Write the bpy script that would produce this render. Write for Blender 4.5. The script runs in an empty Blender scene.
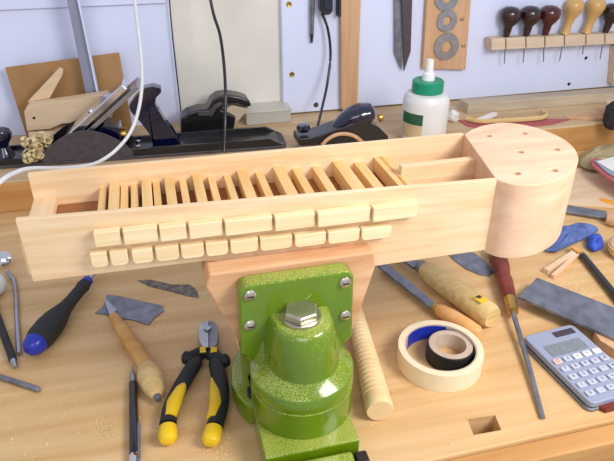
import bpy, bmesh, math, random
from mathutils import Vector, Matrix
random.seed(7)
S = bpy.context.scene; C = S.collection
PI = math.pi
# ------------------------------------------------------------------ camera
H = .48; F = 612.0; PIT = math.radians(30); YAW = math.radians(14.2)
cam = bpy.data.cameras.new('camera'); co = bpy.data.objects.new('camera', cam); C.objects.link(co)
cam.sensor_width = 36; cam.lens = 36*F/614; cam.clip_start = .02
co.location = (0, 0, H); co.rotation_euler = (PI/2-PIT, 0, -YAW)
S.camera = co
# ------------------------------------------------------------------ world, window light and added wall fill
w = bpy.data.worlds.new('world'); S.world = w; w.use_nodes = True
w.node_tree.nodes['Background'].inputs[0].default_value = (.80, .86, 1, 1)
w.node_tree.nodes['Background'].inputs[1].default_value = .61
def area(name, loc, target, sx, sy, e, col):
    d = bpy.data.lights.new(name, 'AREA'); d.shape = 'RECTANGLE'; d.size = sx; d.size_y = sy; d.energy = e; d.color = col
    o = bpy.data.objects.new(name, d); C.objects.link(o); o.location = loc
    o.rotation_euler = (Vector(target)-Vector(loc)).to_track_quat('-Z', 'Y').to_euler()
area('window_light', (.66, .02, .74), (.24, .45, .05), .42, .36, 7.8, (1, .97, .95))
area('rear_wall_fill', (-.5, -1.6, 1.5), (.2, 1.2, .4), 1.4, 1.0, 13, (.88, .92, 1))  # unseen fill light, added behind the camera to brighten the wall
S.view_settings.view_transform = 'Standard'; S.view_settings.look = 'None'
S.view_settings.exposure = 0.18; S.view_settings.gamma = 1
# ------------------------------------------------------------------ where a sight line meets a level (z) or an upright plane (Y)
def ray(px, py):
    u = (px-307)/F; v = (230.5-py)/F
    f = math.cos(PIT)+v*math.sin(PIT); z = -math.sin(PIT)+v*math.cos(PIT)
    c, s = math.cos(YAW), math.sin(YAW)
    return Vector((u*c+f*s, -u*s+f*c, z))
def P(px, py, z=0.0):
    d = ray(px, py); return Vector((0, 0, H))+d*((z-H)/d.z)
def W(px, py, Y):
    d = ray(px, py); return Vector((0, 0, H))+d*(Y/d.y)
# ------------------------------------------------------------------ materials
def srgb(c): return tuple((x/255/12.92 if x/255 <= .04045 else ((x/255+.055)/1.055)**2.4) for x in c)+(1,)
def mat(name, col, rough=.5, metal=0, var=.06, scale=40, bump=0, coat=0, spec=.5, trans=0):
    m = bpy.data.materials.new(name); m.use_nodes = True; nt = m.node_tree; b = nt.nodes['Principled BSDF']
    b.inputs['Roughness'].default_value = rough; b.inputs['Metallic'].default_value = metal
    b.inputs['Coat Weight'].default_value = coat; b.inputs['Specular IOR Level'].default_value = spec
    b.inputs['Transmission Weight'].default_value = trans
    t = nt.nodes.new('ShaderNodeTexCoord'); n = nt.nodes.new('ShaderNodeTexNoise'); n.inputs['Scale'].default_value = scale; n.inputs['Detail'].default_value = 5
    r = nt.nodes.new('ShaderNodeValToRGB'); c = srgb(col)
    r.color_ramp.elements[0].position = .3; r.color_ramp.elements[1].position = .7
    r.color_ramp.elements[0].color = tuple(max(0, x*(1-var*2)) for x in c[:3])+(1,); r.color_ramp.elements[1].color = tuple(min(1, x*(1+var)) for x in c[:3])+(1,)
    nt.links.new(t.outputs['Object'], n.inputs['Vector']); nt.links.new(n.outputs['Fac'], r.inputs['Fac']); nt.links.new(r.outputs['Color'], b.inputs['Base Color'])
    if bump:
        k = nt.nodes.new('ShaderNodeBump'); k.inputs['Strength'].default_value = bump; k.inputs['Distance'].default_value = .002
        nt.links.new(n.outputs['Fac'], k.inputs['Height']); nt.links.new(k.outputs['Normal'], b.inputs['Normal'])
    return m
def wood(name, c1, c2, axis=0, rough=.55, scale=6, stretch=14, flecks=None, fl=.66, fscale=260):
    m = bpy.data.materials.new(name); m.use_nodes = True; nt = m.node_tree; b = nt.nodes['Principled BSDF']
    b.inputs['Roughness'].default_value = rough; b.inputs['Specular IOR Level'].default_value = .3
    t = nt.nodes.new('ShaderNodeTexCoord'); mp = nt.nodes.new('ShaderNodeMapping')
    sc = [stretch]*3; sc[axis] = 1; mp.inputs['Scale'].default_value = sc
    n = nt.nodes.new('ShaderNodeTexNoise'); n.inputs['Scale'].default_value = scale; n.inputs['Detail'].default_value = 6; n.inputs['Distortion'].default_value = .4
    r = nt.nodes.new('ShaderNodeValToRGB'); e = r.color_ramp.elements
    e[0].position = .32; e[1].position = .68; e[0].color = srgb(c1); e[1].color = srgb(c2)
    L = nt.links.new
    L(t.outputs['Object'], mp.inputs['Vector']); L(mp.outputs['Vector'], n.inputs['Vector']); L(n.outputs['Fac'], r.inputs['Fac'])
    out = r.outputs['Color']
    if flecks:
        n2 = nt.nodes.new('ShaderNodeTexNoise'); n2.inputs['Scale'].default_value = fscale; n2.inputs['Detail'].default_value = 3
        n3 = nt.nodes.new('ShaderNodeTexNoise'); n3.inputs['Scale'].default_value = 7; n3.inputs['Detail'].default_value = 2
        L(t.outputs['Object'], n2.inputs['Vector']); L(t.outputs['Object'], n3.inputs['Vector'])
        mu = nt.nodes.new('ShaderNodeMath'); mu.operation = 'MULTIPLY_ADD'; mu.inputs[1].default_value = .35; L(n3.outputs['Fac'], mu.inputs[0]); L(n2.outputs['Fac'], mu.inputs[2])
        r2 = nt.nodes.new('ShaderNodeValToRGB'); r2.color_ramp.elements[0].position = fl+.12; r2.color_ramp.elements[1].position = fl+.2
        r2.color_ramp.elements[0].color = (0, 0, 0, 1); r2.color_ramp.elements[1].color = (.8, .8, .8, 1)
        L(mu.outputs[0], r2.inputs['Fac'])
        mx = nt.nodes.new('ShaderNodeMix'); mx.data_type = 'RGBA'; mx.inputs[7].default_value = srgb(flecks)
        L(r2.outputs['Color'], mx.inputs[0]); L(out, mx.inputs[6]); out = mx.outputs[2]
    L(out, b.inputs['Base Color'])
    return m
M = dict(
 wall=mat('painted_wall', (222, 228, 253), .8, var=.03, scale=5),
 panel=mat('white_board', (222, 229, 253), .45, var=.015, scale=4),
 bench=wood('bench_wood', (202, 160, 104), (224, 188, 138), 0, .5, 3.5, 14, flecks=(246, 224, 184), fl=.73),
 bench2=wood('bench_edge_wood', (184, 130, 72), (204, 154, 94), 0, .55, 5, 10),
 beech=wood('pale_beech', (230, 192, 144), (244, 214, 174), 0, .5, 6, 22),
 beechy=wood('crossgrain_beech', (232, 196, 150), (242, 212, 170), 1, .5, 6, 22),
 key=wood('boxwood', (238, 206, 154), (248, 226, 182), 0, .45, 8, 20),
 keyd=wood('key_shaft_wood', (226, 180, 112), (240, 202, 142), 1, .5, 8, 16),
 block=wood('pear_block', (226, 182, 144), (240, 204, 170), 0, .45, 12, 5),
 jaw=wood('pink_jaw_wood', (204, 148, 104), (232, 186, 142), 0, .55, 7, 9),
 pine=wood('pine', (214, 184, 146), (230, 202, 166), 0, .55, 6, 12),
 ply=wood('hardboard', (166, 124, 80), (184, 142, 96), 2, .6, 5, 3),
 brownwood=wood('brown_wood', (196, 152, 112), (214, 172, 134), 2, .5, 6, 14),
 greywood=wood('grey_wood', (176, 160, 140), (204, 188, 160), 0, .6, 6, 12),
 khandle=wood('knife_handle', (196, 140, 70), (222, 168, 96), 0, .4, 9, 8),
 ash=wood('ash_handle', (206, 174, 110), (228, 200, 140), 0, .4, 8, 16),
 orangewood=wood('orange_handle', (224, 162, 92), (238, 184, 120), 0, .4, 8, 10),
 rosewood=wood('rosewood', (96, 34, 24), (138, 60, 42), 0, .3, 10, 8),
 ribbed=wood('ribbed_wood', (228, 194, 138), (240, 212, 164), 0, .5, 8, 4),
 box2=mat('boxwood_handle', (210, 168, 104), .3, var=.08, scale=30),
 dark=mat('dark_handle', (52, 26, 28), .22, var=.15, scale=50, coat=.4),
 black=mat('black_japan', (22, 22, 26), .3, var=.2, scale=30, coat=.3),
 tote=mat('dark_blue_handle', (10, 12, 44), .15, var=.1, coat=.8),
 cast=mat('cast_iron', (88, 80, 84), .55, .4, var=.12, scale=90),
 steel=mat('steel', (176, 178, 184), .32, 1, var=.1, scale=60),
 steeld=mat('tool_steel', (136, 138, 146), .42, .7, var=.18, scale=60),
 chrome=mat('chrome', (225, 225, 232), .14, 1, var=.04),
 zinc=mat('zinc_bolt', (206, 196, 178), .3, .9, var=.1, scale=80),
 brass=mat('brass', (206, 164, 84), .3, 1, var=.1),
 bluep=mat('blue_plastic', (36, 54, 170), .3),
 blacks=mat('black_rubber', (34, 36, 36), .6, var=.2, scale=60),
 yellow=mat('yellow_plastic', (238, 196, 24), .4, var=.03),
 white=mat('white_plastic', (240, 240, 236), .35, var=.02),
 cable=mat('white_cable', (222, 222, 222), .4, var=.02),
 bottle=mat('bottle_plastic', (226, 224, 222), .4, var=.02),
 capg=mat('green_cap', (20, 146, 112), .35),
 labelg=mat('green_label', (40, 92, 60), .5), labelb=mat('beige_label', (206, 184, 142), .5),
 tapew=mat('masking_tape', (238, 222, 186), .6, var=.03, scale=100),
 core=mat('cardboard', (200, 180, 160), .7), grey=mat('grey_plastic', (148, 156, 176), .4, var=.02),
 gry2=mat('pale_grey_key', (186, 190, 202), .4, var=.02), pinkk=mat('pink_key', (230, 190, 184), .4),
 lcd=mat('lcd', (128, 134, 138), .25, var=.12, scale=300), solar=mat('solar_cell', (66, 50, 56), .2, var=.2),
 ink=mat('dark_ink', (50, 48, 60), .6), red=mat('red_paper', (180, 92, 94), .7, var=.05),
 paper=mat('paper', (236, 230, 222), .7, var=.03), cloth=mat('blue_cloth', (92, 112, 168), .85, var=.2, scale=60, bump=.6),
 khaki=mat('khaki_cloth', (178, 160, 116), .8, var=.1, scale=30), brush=mat('bristle', (52, 46, 46), .9, var=.4, scale=200),
 dust=mat('grey_swarf', (122, 112, 104), .8, var=.35, scale=120, bump=.5), clear=mat('clear_plastic', (238, 232, 220), .3, var=.02, trans=.45),
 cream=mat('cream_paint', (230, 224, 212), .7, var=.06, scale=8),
 rail=mat('dull_aluminium', (150, 152, 172), .5, .3, var=.03),
 gap_shade=wood('keybox_gap_shade', (150, 96, 58), (180, 124, 82), 0, .6, 6, 12),  # brown that paints in the shade between the key shafts
 rackwood=wood('rack_wood', (208, 184, 158), (224, 204, 178), 0, .6, 8, 10),
 shelfwood=wood('pale_shelf_wood', (190, 158, 118), (212, 184, 144), 0, .6, 4, 10),
 blueb=mat('bright_blue_cloth', (62, 92, 196), .85, var=.2, scale=60, bump=.6), dark2=mat('dark_red_handle', (78, 28, 26), .2, var=.15, scale=50, coat=.4),
 bark=mat('dark_slot', (50, 30, 20), .9), orange=mat('orange_pencil', (236, 160, 40), .4),
 shaving=mat('shavings', (232, 212, 160), .7, var=.08))
# vise paint: glossy green enamel with pale sawdust speckles settled on it
def green():
    m = mat('green_enamel', (102, 132, 8), .18, var=.1, scale=14, coat=.35); nt = m.node_tree; b = nt.nodes['Principled BSDF']
    src = b.inputs['Base Color'].links[0].from_socket
    t = nt.nodes.new('ShaderNodeTexCoord'); n = nt.nodes.new('ShaderNodeTexNoise'); n.inputs['Scale'].default_value = 900; n.inputs['Detail'].default_value = 2
    n2 = nt.nodes.new('ShaderNodeTexNoise'); n2.inputs['Scale'].default_value = 22
    g = nt.nodes.new('ShaderNodeNewGeometry'); sp = nt.nodes.new('ShaderNodeSeparateXYZ'); L = nt.links.new
    L(g.outputs['Normal'], sp.inputs[0]); L(t.outputs['Object'], n.inputs['Vector']); L(t.outputs['Object'], n2.inputs['Vector'])
    a = nt.nodes.new('ShaderNodeMath'); a.operation = 'MULTIPLY_ADD'; a.inputs[1].default_value = .28; L(sp.outputs['Z'], a.inputs[0]); L(n.outputs['Fac'], a.inputs[2])
    a2 = nt.nodes.new('ShaderNodeMath'); a2.operation = 'MULTIPLY_ADD'; a2.inputs[1].default_value = .35; L(n2.outputs['Fac'], a2.inputs[0]); L(a.outputs[0], a2.inputs[2])
    r = nt.nodes.new('ShaderNodeValToRGB'); r.color_ramp.elements[0].position = .86; r.color_ramp.elements[1].position = 1.0; r.color_ramp.elements[1].color = (.5, .5, .5, 1)
    L(a2.outputs[0], r.inputs['Fac']); mx = nt.nodes.new('ShaderNodeMix'); mx.data_type = 'RGBA'; mx.inputs[7].default_value = srgb((212, 206, 112))
    L(r.outputs['Color'], mx.inputs[0]); L(src, mx.inputs[6]); L(mx.outputs[2], b.inputs['Base Color'])
    return m
M['green'] = green()
# ------------------------------------------------------------------ mesh helpers
def BM(): return bmesh.new()
def box(bm, a, b):
    x0, y0, z0 = a; x1, y1, z1 = b
    v = [bm.verts.new(p) for p in [(x0,y0,z0),(x1,y0,z0),(x1,y1,z0),(x0,y1,z0),(x0,y0,z1),(x1,y0,z1),(x1,y1,z1),(x0,y1,z1)]]
    for f in [(3,2,1,0),(4,5,6,7),(0,1,5,4),(1,2,6,5),(2,3,7,6),(3,0,4,7)]: bm.faces.new([v[i] for i in f])
    return bm
def loft(bm, lo, hi):
    n = len(lo); a = [bm.verts.new(p) for p in lo]; b = [bm.verts.new(p) for p in hi]
    bm.faces.new(a[::-1]); bm.faces.new(b)
    for i in range(n): bm.faces.new((a[i], a[(i+1) % n], b[(i+1) % n], b[i]))
    bmesh.ops.recalc_face_normals(bm, faces=bm.faces); return bm
def slab(bm, pts, z0, z1):      # plan outline given thickness
    return loft(bm, [(p[0], p[1], z0) for p in pts], [(p[0], p[1], z1) for p in pts])
def upr(bm, pts, y0, y1):       # upright outline (x, z) given depth
    return loft(bm, [(p[0], y0, p[1]) for p in pts], [(p[0], y1, p[1]) for p in pts])
def lathe(bm, prof, mtx=Matrix(), n=32):
    rings = []
    for r, z in prof:
        if r < 1e-6: rings.append([bm.verts.new(mtx @ Vector((0, 0, z)))])
        else: rings.append([bm.verts.new(mtx @ Vector((r*math.cos(2*PI*i/n), r*math.sin(2*PI*i/n), z))) for i in range(n)])
    for a, b in zip(rings, rings[1:]):
        for i in range(n):
            j = (i+1) % n
            if len(a) == 1 and len(b) == 1: continue
            if len(a) == 1: bm.faces.new((a[0], b[i], b[j]))
            elif len(b) == 1: bm.faces.new((a[i], a[j], b[0]))
            else: bm.faces.new((a[i], a[j], b[j], b[i]))
    if len(rings[0]) > 1 and prof[0] != prof[-1]: bm.faces.new(rings[0][::-1])
    if len(rings[-1]) > 1 and prof[0] != prof[-1]: bm.faces.new(rings[-1])
    bmesh.ops.recalc_face_normals(bm, faces=bm.faces); return bm
def along(a, b):                # matrix whose z axis runs from a to b
    a = Vector(a); b = Vector(b); q = (b-a).to_track_quat('Z', 'Y'); return Matrix.Translation(a) @ q.to_matrix().to_4x4()
def tube(bm, pts, r, n=10, flat=1.0):
    pts = [Vector(p) for p in pts]; k = len(pts); rr = r if isinstance(r, (list, tuple)) else [r]*k
    rings = []; up = Vector((0, 0, 1))
    for i, p in enumerate(pts):
        t = (pts[min(i+1, k-1)]-pts[max(i-1, 0)]).normalized()
        u = up if abs(t.dot(up)) < .95 else Vector((0, 1, 0))
        s = t.cross(u).normalized(); q = s.cross(t).normalized()
        rings.append([bm.verts.new(p+s*math.cos(2*PI*j/n)*rr[i]+q*math.sin(2*PI*j/n)*rr[i]*flat) for j in range(n)])
    for a, b in zip(rings, rings[1:]):
        for j in range(n): bm.faces.new((a[j], a[(j+1) % n], b[(j+1) % n], b[j]))
    bm.faces.new(rings[0][::-1]); bm.faces.new(rings[-1])
    bmesh.ops.recalc_face_normals(bm, faces=bm.faces); return bm
def smooth_path(pts, m=8):      # Catmull-Rom through the points
    pts = [Vector(p) for p in pts]; q = [2*pts[0]-pts[1]]+pts+[2*pts[-1]-pts[-2]]; out = []
    for i in range(1, len(q)-2):
        for j in range(m):
            t = j/m; a, b, c, d = q[i-1:i+3]
            out.append(.5*((2*b)+(c-a)*t+(2*a-5*b+4*c-d)*t*t+(3*b-a-3*c+d)*t**3))
    return out+[pts[-1]]
def obj(name, bm, m, parent=None, bev=0, sm=True, loc=None):
    me = bpy.data.meshes.new(name); bm.to_mesh(me); bm.free()
    o = bpy.data.objects.new(name, me); C.objects.link(o); me.materials.append(M[m])
    if sm:
        for p in me.polygons: p.use_smooth = True
        me.set_sharp_from_angle(angle=math.radians(40))
    if bev:
        b = o.modifiers.new('bevel', 'BEVEL'); b.width = bev; b.segments = 3; b.limit_method = 'ANGLE'; b.angle_limit = math.radians(35)
        if sm: b.harden_normals = True
    if parent: o.parent = parent
    if loc is not None: o.location = loc
    return o
def cut(o, bm):
    me = bpy.data.meshes.new('cutter'); bm.to_mesh(me); bm.free(); c = bpy.data.objects.new('cutter', me); C.objects.link(c)
    if o.parent: c.parent = o.parent
    c.location = o.location
    d = o.modifiers.new('cut', 'BOOLEAN'); d.object = c; d.solver = 'EXACT'; d.operation = 'DIFFERENCE'
    bpy.context.view_layer.update(); dg = bpy.context.evaluated_depsgraph_get()
    nm = bpy.data.meshes.new_from_object(o.evaluated_get(dg)); o.modifiers.clear(); o.data = nm
    bpy.data.objects.remove(c); bpy.data.meshes.remove(me)
def tag(o, label, cat, group=None):
    o['label'] = label; o['category'] = cat
    if group: o['group'] = group
    return o
def thing(name, label, cat, loc, rz=0, group=None):
    o = bpy.data.objects.new(name, None); C.objects.link(o); o.empty_display_size = .02
    o.location = loc; o.rotation_euler = (0, 0, rz); return tag(o, label, cat, group)
def one(name, bm, m, label, cat, group=None, **k):   # a thing that is one mesh, origin moved to the middle of its foot
    xs = [v.co for v in bm.verts]; c = Vector((sum(v.x for v in xs)/len(xs), sum(v.y for v in xs)/len(xs), min(v.z for v in xs)))
    bmesh.ops.translate(bm, verts=bm.verts, vec=-c)
    return tag(obj(name, bm, m, loc=c, **k), label, cat, group)
def struct(name, bm, m, **k):
    o = obj(name, bm, m, **k); o['kind'] = 'structure'; return o
def arc(cx, cy, r, a0, a1, n): return [(cx+r*math.cos(a0+(a1-a0)*i/n), cy+r*math.sin(a0+(a1-a0)*i/n)) for i in range(n+1)]
def text(name, s, size, m, parent, loc, rot):
    cu = bpy.data.curves.new(name, 'FONT'); cu.body = s; cu.size = size; cu.extrude = .0001; cu.align_x = 'CENTER'; cu.align_y = 'CENTER'
    t = bpy.data.objects.new(name, cu); C.objects.link(t); bpy.context.view_layer.update()
    me = bpy.data.meshes.new_from_object(t.evaluated_get(bpy.context.evaluated_depsgraph_get())); bpy.data.objects.remove(t)
    o = bpy.data.objects.new(name, me); C.objects.link(o); me.materials.clear(); me.materials.append(M[m]); o.parent = parent; o.location = loc; o.rotation_euler = rot
    return o
# ================================================================== the setting
WY = 1.2
struct('wall_back', box(BM(), (-1.3, WY, -.85), (2.1, WY+.08, 1.25)), 'wall')
struct('floor', box(BM(), (-1.3, -.6, -.90), (2.1, WY+.08, -.85)), 'greywood')
a = W(0, 10, WY); struct('trim_1', box(BM(), (-1.3, WY-.006, a.z), (W(166, 5, WY).x, WY, a.z+.5)), 'wall', bev=.002)
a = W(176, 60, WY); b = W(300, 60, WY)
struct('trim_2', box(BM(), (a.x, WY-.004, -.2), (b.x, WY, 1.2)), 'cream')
a = W(282, 60, 1.185); b = W(450, 104, 1.185)
pl = BM(); x0 = a.x; z0 = .058; r = .014
upr(pl, [(x0+r-r*math.cos(t*PI/16), z0+r-r*math.sin(t*PI/16)) for t in range(9)]+[(1.6, z0), (1.6, 1.0), (x0, 1.0)], 1.183, WY)
wb = one('wall_board', pl, 'panel', 'large white board fixed to the wall above the bench, holding tools', 'board', bev=.003)
# ------------------------------------------------------------------ workbench
FY = .354; RY = .985; RZ = .055
tb = thing('workbench', 'pale wooden workbench with a raised back shelf and a square dog hole', 'workbench', (.3, .6, 0))
def tl(v): return Vector(v)-tb.location
bt = obj('bench_top', box(BM(), (-1.1-.3, FY-.6, -.07), (1.7-.3, WY-.6, 0)), 'bench', tb, bev=.002, sm=False)
hp = [tl(P(*p)) for p in [(467.5, 419), (495, 415), (501.4, 430), (473.5, 435)]]
cut(bt, slab(BM(), hp, -.1, .05)); 
for p in bt.data.polygons: p.use_smooth = False
obj('raised_shelf', box(BM(), (-1.1-.3, RY-.6, .0001), (1.7-.3, WY-.6-.0002, RZ-.0041)), 'bench2', tb, bev=.0015, sm=False)
obj('shelf_board', box(BM(), (-1.1-.3, RY-.6, RZ-.004), (1.7-.3, WY-.6-.0002, RZ)), 'shelfwood', tb, bev=.001, sm=False)  # thin top layer, paler and greyer than the shelf front
obj('apron', box(BM(), (-1.1-.3, FY-.6-.022, -.2), (1.7-.3, FY-.6-.0005, -.004)), 'bench2', tb, bev=.002, sm=False)
for lx in (-1.0, 1.5):
    for ly in (.42, 1.1): obj('leg', box(BM(), (lx-.34, ly-.64, -.85), (lx-.26, ly-.56, -.07)), 'bench2', tb, bev=.003, sm=False)

# ================================================================== the instrument in the vise
TZ = .23
IN = thing('hurdy_gurdy_keybox', 'unfinished pale wooden keybox with drum-shaped pegblock, clamped in the green vise', 'instrument', (.09, .54, .15))
def il(v): return Vector(v)-IN.location
def fy(x): return .497+(x+.128)*(.469-.497)/.432       # front face of the front wall
def by(x): return .598+(x+.130)*(.592-.598)/.464       # back edge of the back wall
TH = .0055
def front_pt(px, py):
    Y = .48
    for _ in range(6): p = W(px, py, Y); Y = fy(p.x)
    return W(px, py, Y)
def wall_panel(name, pts, f0, f1, m='beech'):          # an upright board following a slanted line
    lo = [il((x, f0(x), z)) for x, z in pts]; hi = [il((x, f1(x), z)) for x, z in pts]
    return obj(name, loft(BM(), lo, hi), m, IN, bev=.0006)
fp = [front_pt(*p) for p in [(33, 282), (205, 261), (376, 266), (486, 250)]]
fl = front_pt(15, 220); xr = P(496, 179, TZ).x
wall_panel('front_board', [(fl.x, TZ), (fp[0].x, fp[0].z), (fp[1].x, fp[1].z), (fp[2].x, fp[2].z), (xr, fp[3].z), (xr, TZ)], fy, lambda x: fy(x)+TH)
bxl = P(28, 172, TZ).x; bxr = P(464, 134, TZ).x
wall_panel('back_board', [(bxl, TZ), (bxl, .165), (bxr, .15), (bxr, TZ)], lambda x: by(x)-TH, by)
ex = P(34, 203, .2).x
e0 = fy(ex)+TH; e1 = by(ex)-TH
obj('end_block', box(BM(), il((ex, e0, .17)), il((ex+.021, e1, .203))), 'beechy', IN, bev=.0006)
obj('gap_shade_board', loft(BM(), [il((ex+.022, fy(ex)+TH, .188)), il((bxr-.002, fy(bxr)+TH, .188)), il((bxr-.002, by(bxr)-TH, .188)), il((ex+.022, by(ex)-TH, .188))],
    [il((ex+.022, fy(ex)+TH, .194)), il((bxr-.002, fy(bxr)+TH, .194)), il((bxr-.002, by(bxr)-TH, .194)), il((ex+.022, by(ex)-TH, .194))]), 'gap_shade', IN)  # dark board added under the shafts, standing in for shade in the gaps
# pegblock: D-shaped drum with six drilled holes
oc = [(496.5, 179.5), (510, 183.5), (524, 185), (540, 184), (556, 180), (569, 173.5), (576, 166), (578.5, 158), (575, 149), (566, 140.5), (553, 133.5), (538, 128), (520, 124), (502, 122.5), (485, 125), (473, 129), (464, 134.3)]
out = [P(*p, TZ) for p in oc]; arcp = smooth_path(out, 4)
pb = obj('pegblock', slab(BM(), [il(p) for p in arcp], .148-.15, TZ-.15), 'block', IN)
hb = BM()
for p in [(487.9, 135.5), (523.5, 133), (520, 151.7), (556, 149), (516.5, 173), (553.7, 169.9)]:
    c = il(P(*p, TZ)); lathe(hb, [(0, -.03), (.0041, -.03), (.0041, .01), (0, .01)], Matrix.Translation((c.x, c.y, TZ-.15)), 16)
cut(pb, hb)
pm = pb.modifiers.new('bevel', 'BEVEL'); pm.width = .0008; pm.segments = 2; pm.limit_method = 'ANGLE'; pm.angle_limit = math.radians(60)
for p in pb.data.polygons: p.use_smooth = True
pb.data.set_sharp_from_angle(angle=math.radians(35))
# divider strip, nut block and end partition in the right-hand compartment
a = P(399, 164, .222); b = P(473, 156, .222)
y0 = a.y; y1 = b.y
obj('divider', loft(BM(), [il((a.x, y0-.008, .1945)), il((b.x, y1-.008, .1945)), il((b.x, y1, .1945)), il((a.x, y0, .1945))],
    [il((a.x, y0-.008, .222)), il((b.x, y1-.008, .222)), il((b.x, y1, .222)), il((a.x, y0, .222))]), 'beech', IN, bev=.0006)
xp = P(391, 170, .212).x
obj('partition', box(BM(), il((xp, fy(xp)+TH, .1945)), il((xp+.0025, by(xp)-TH, .213))), 'khandle', IN, sm=False)
# keys: button outside, shaft running across inside
def keyrow(buttons, shafts, top, bot, prot, zs0, zs1, sw, rounded):
    for (l, r_, yt, yb), sx in zip(buttons, shafts):
        swk = sw*(1+max(0, (sx-.05))*3.4)
        pl_, pr_ = [W(x, (yt+yb)/2, fy(.05)-prot) for x in (l, r_)]
        xa, xb = pl_.x+.0002, pr_.x-.0002; xm = (xa+xb)/2; f = fy(xm)-.0003
        zc = W((l+r_)/2, yt+2, f-prot*.4).z; h = top-bot
        z1 = W((l+r_)/2, yt, f).z; zb = W((l+r_)/2, yb, f-prot).z
        rr = .0042 if rounded else .0014; n5 = 6
        ptsk = [(xa, z1), (xa, zb+rr)]+[(xa+rr-rr*math.cos(u*PI/12), zb+rr-rr*math.sin(u*PI/12)) for u in range(1, 6)]+[(xa+rr, zb), (xb-rr, zb)]+[(xb-rr+rr*math.sin(u*PI/12), zb+rr-rr*math.cos(u*PI/12)) for u in range(1, 6)]+[(xb, zb+rr), (xb, z1)]
        k = obj('key', loft(BM(), [il((x, f, z)) for x, z in ptsk], [il((x, f-prot, z)) for x, z in ptsk]), 'key', IN, bev=.0009)
        w_ = swk*.5; ya = fy(sx)+TH; yc = by(sx)-TH
        obj('key_shaft', box(BM(), il((sx-w_, ya, zs0)), il((sx+w_, yc, zs1))), 'keyd', k, bev=.0004, sm=False)
up = [(92, 120), (122, 158), (159, 187), (188.5, 223), (224.5, 272.5), (274, 314), (316, 368), (369.5, 413)]
lo = [(88.6, 106.6), (108.6, 127.6), (131, 153), (155, 179.5), (180.5, 204.5), (205.5, 228.5), (230, 258.5), (259.5, 292), (293.5, 325), (326, 357.5), (358.5, 388)]
def yl(x, a, b): return a+(b-a)*(x-100)/290
ub = [(l, r_, yl((l+r_)/2, 228, 202), yl((l+r_)/2, 247.5, 220.5)) for l, r_ in up]
lb = [(l, r_, yl((l+r_)/2, 249, 222.5), yl((l+r_)/2, 268, 238)) for l, r_ in lo]
usx = [W(x, yl(x, 185, 160), .585).x for x in (114, 146, 169, 197, 242, 279, 339, 381)]
lsx = [W(x, yl(x, 194, 170), .585).x for x in (103.5, 125, 135, 157, 183.5, 212, 228, 260, 297, 317, 359)]
keyrow(ub, usx, .218, .205, .0085, .1965, .2125, .0095, False)
keyrow(lb, lsx, .2, .188, .0075, .1955, .2085, .0070, True)

# ================================================================== the green vise
V = thing('bench_vise', 'green enamelled bench vise with pink wooden jaws and a hex bolt on top', 'vise', (.09, .43, 0))
def vl(v): return Vector(v)-V.location
def vb(name, a, b, m='green', bev=.003): return obj(name, box(BM(), vl(a), vl(b)), m, V, bev=bev)
vb('base_plate', (.055, .369, .0005), (.144, .48, .03), bev=.002)
# clamp bracket hanging over the bench front edge
o = obj('clamp_bracket', upr(BM(), [(-.03+x*1.0, z) for x, z in [(-.005, .024), (-.005, -.07), (.075, -.07), (.075, .024)]], .325-.43, .3655-.43), 'green', V, bev=.004)
hbm = lathe(BM(), [(0, 0), (.02, 0), (.02, .014), (.014, .018), (0, .018)], along((.01, .325-.43, -.015), (.01, .25-.43, -.015)), 32); obj('clamp_boss', hbm, 'green', V, bev=.002)
for x in (-.04, .053): obj('base_bolt', box(BM(), (x-.006, .352-.43, .001), (x+.006, .3655-.43, .02)), 'black', V, bev=.002)
cx, cy = .1035-.09, .0
obj('swivel_drum', lathe(BM(), [(.0495, .0305), (.0495, .060), (.0485, .0605), (.0485, .0655), (.0495, .066), (.0495, .0772), (.0485, .0785), (.033, .087), (.033, .095)], Matrix.Translation((cx, cy, 0)), 48), 'green', V)
# hood: rounded nose in plan, rising to a domed top around the bolt
def hood(sc, back):
    return [(cx+.001+sc*.031*math.cos(t), cy-.002+sc*.031*math.sin(t)) for t in [PI+PI*i/20 for i in range(21)]]+[(cx+sc*.036, back), (cx-sc*.036, back)]
hbm = BM(); levels = [(.077, 1.2), (.080, 1.12), (.09, 1.09), (.112, 1.02), (.127, .92), (.132, .84), (.1335, .76)]
rings = [[hbm.verts.new((x, y, z)) for x, y in hood(s, .03)] for z, s in levels]
n = len(rings[0])
for a, b in zip(rings, rings[1:]):
    for i in range(n): hbm.faces.new((a[i], a[(i+1) % n], b[(i+1) % n], b[i]))
hbm.faces.new(rings[0][::-1]); hbm.faces.new(rings[-1]); bmesh.ops.recalc_face_normals(hbm, faces=hbm.faces)
obj('hood', hbm, 'green', V)
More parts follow.
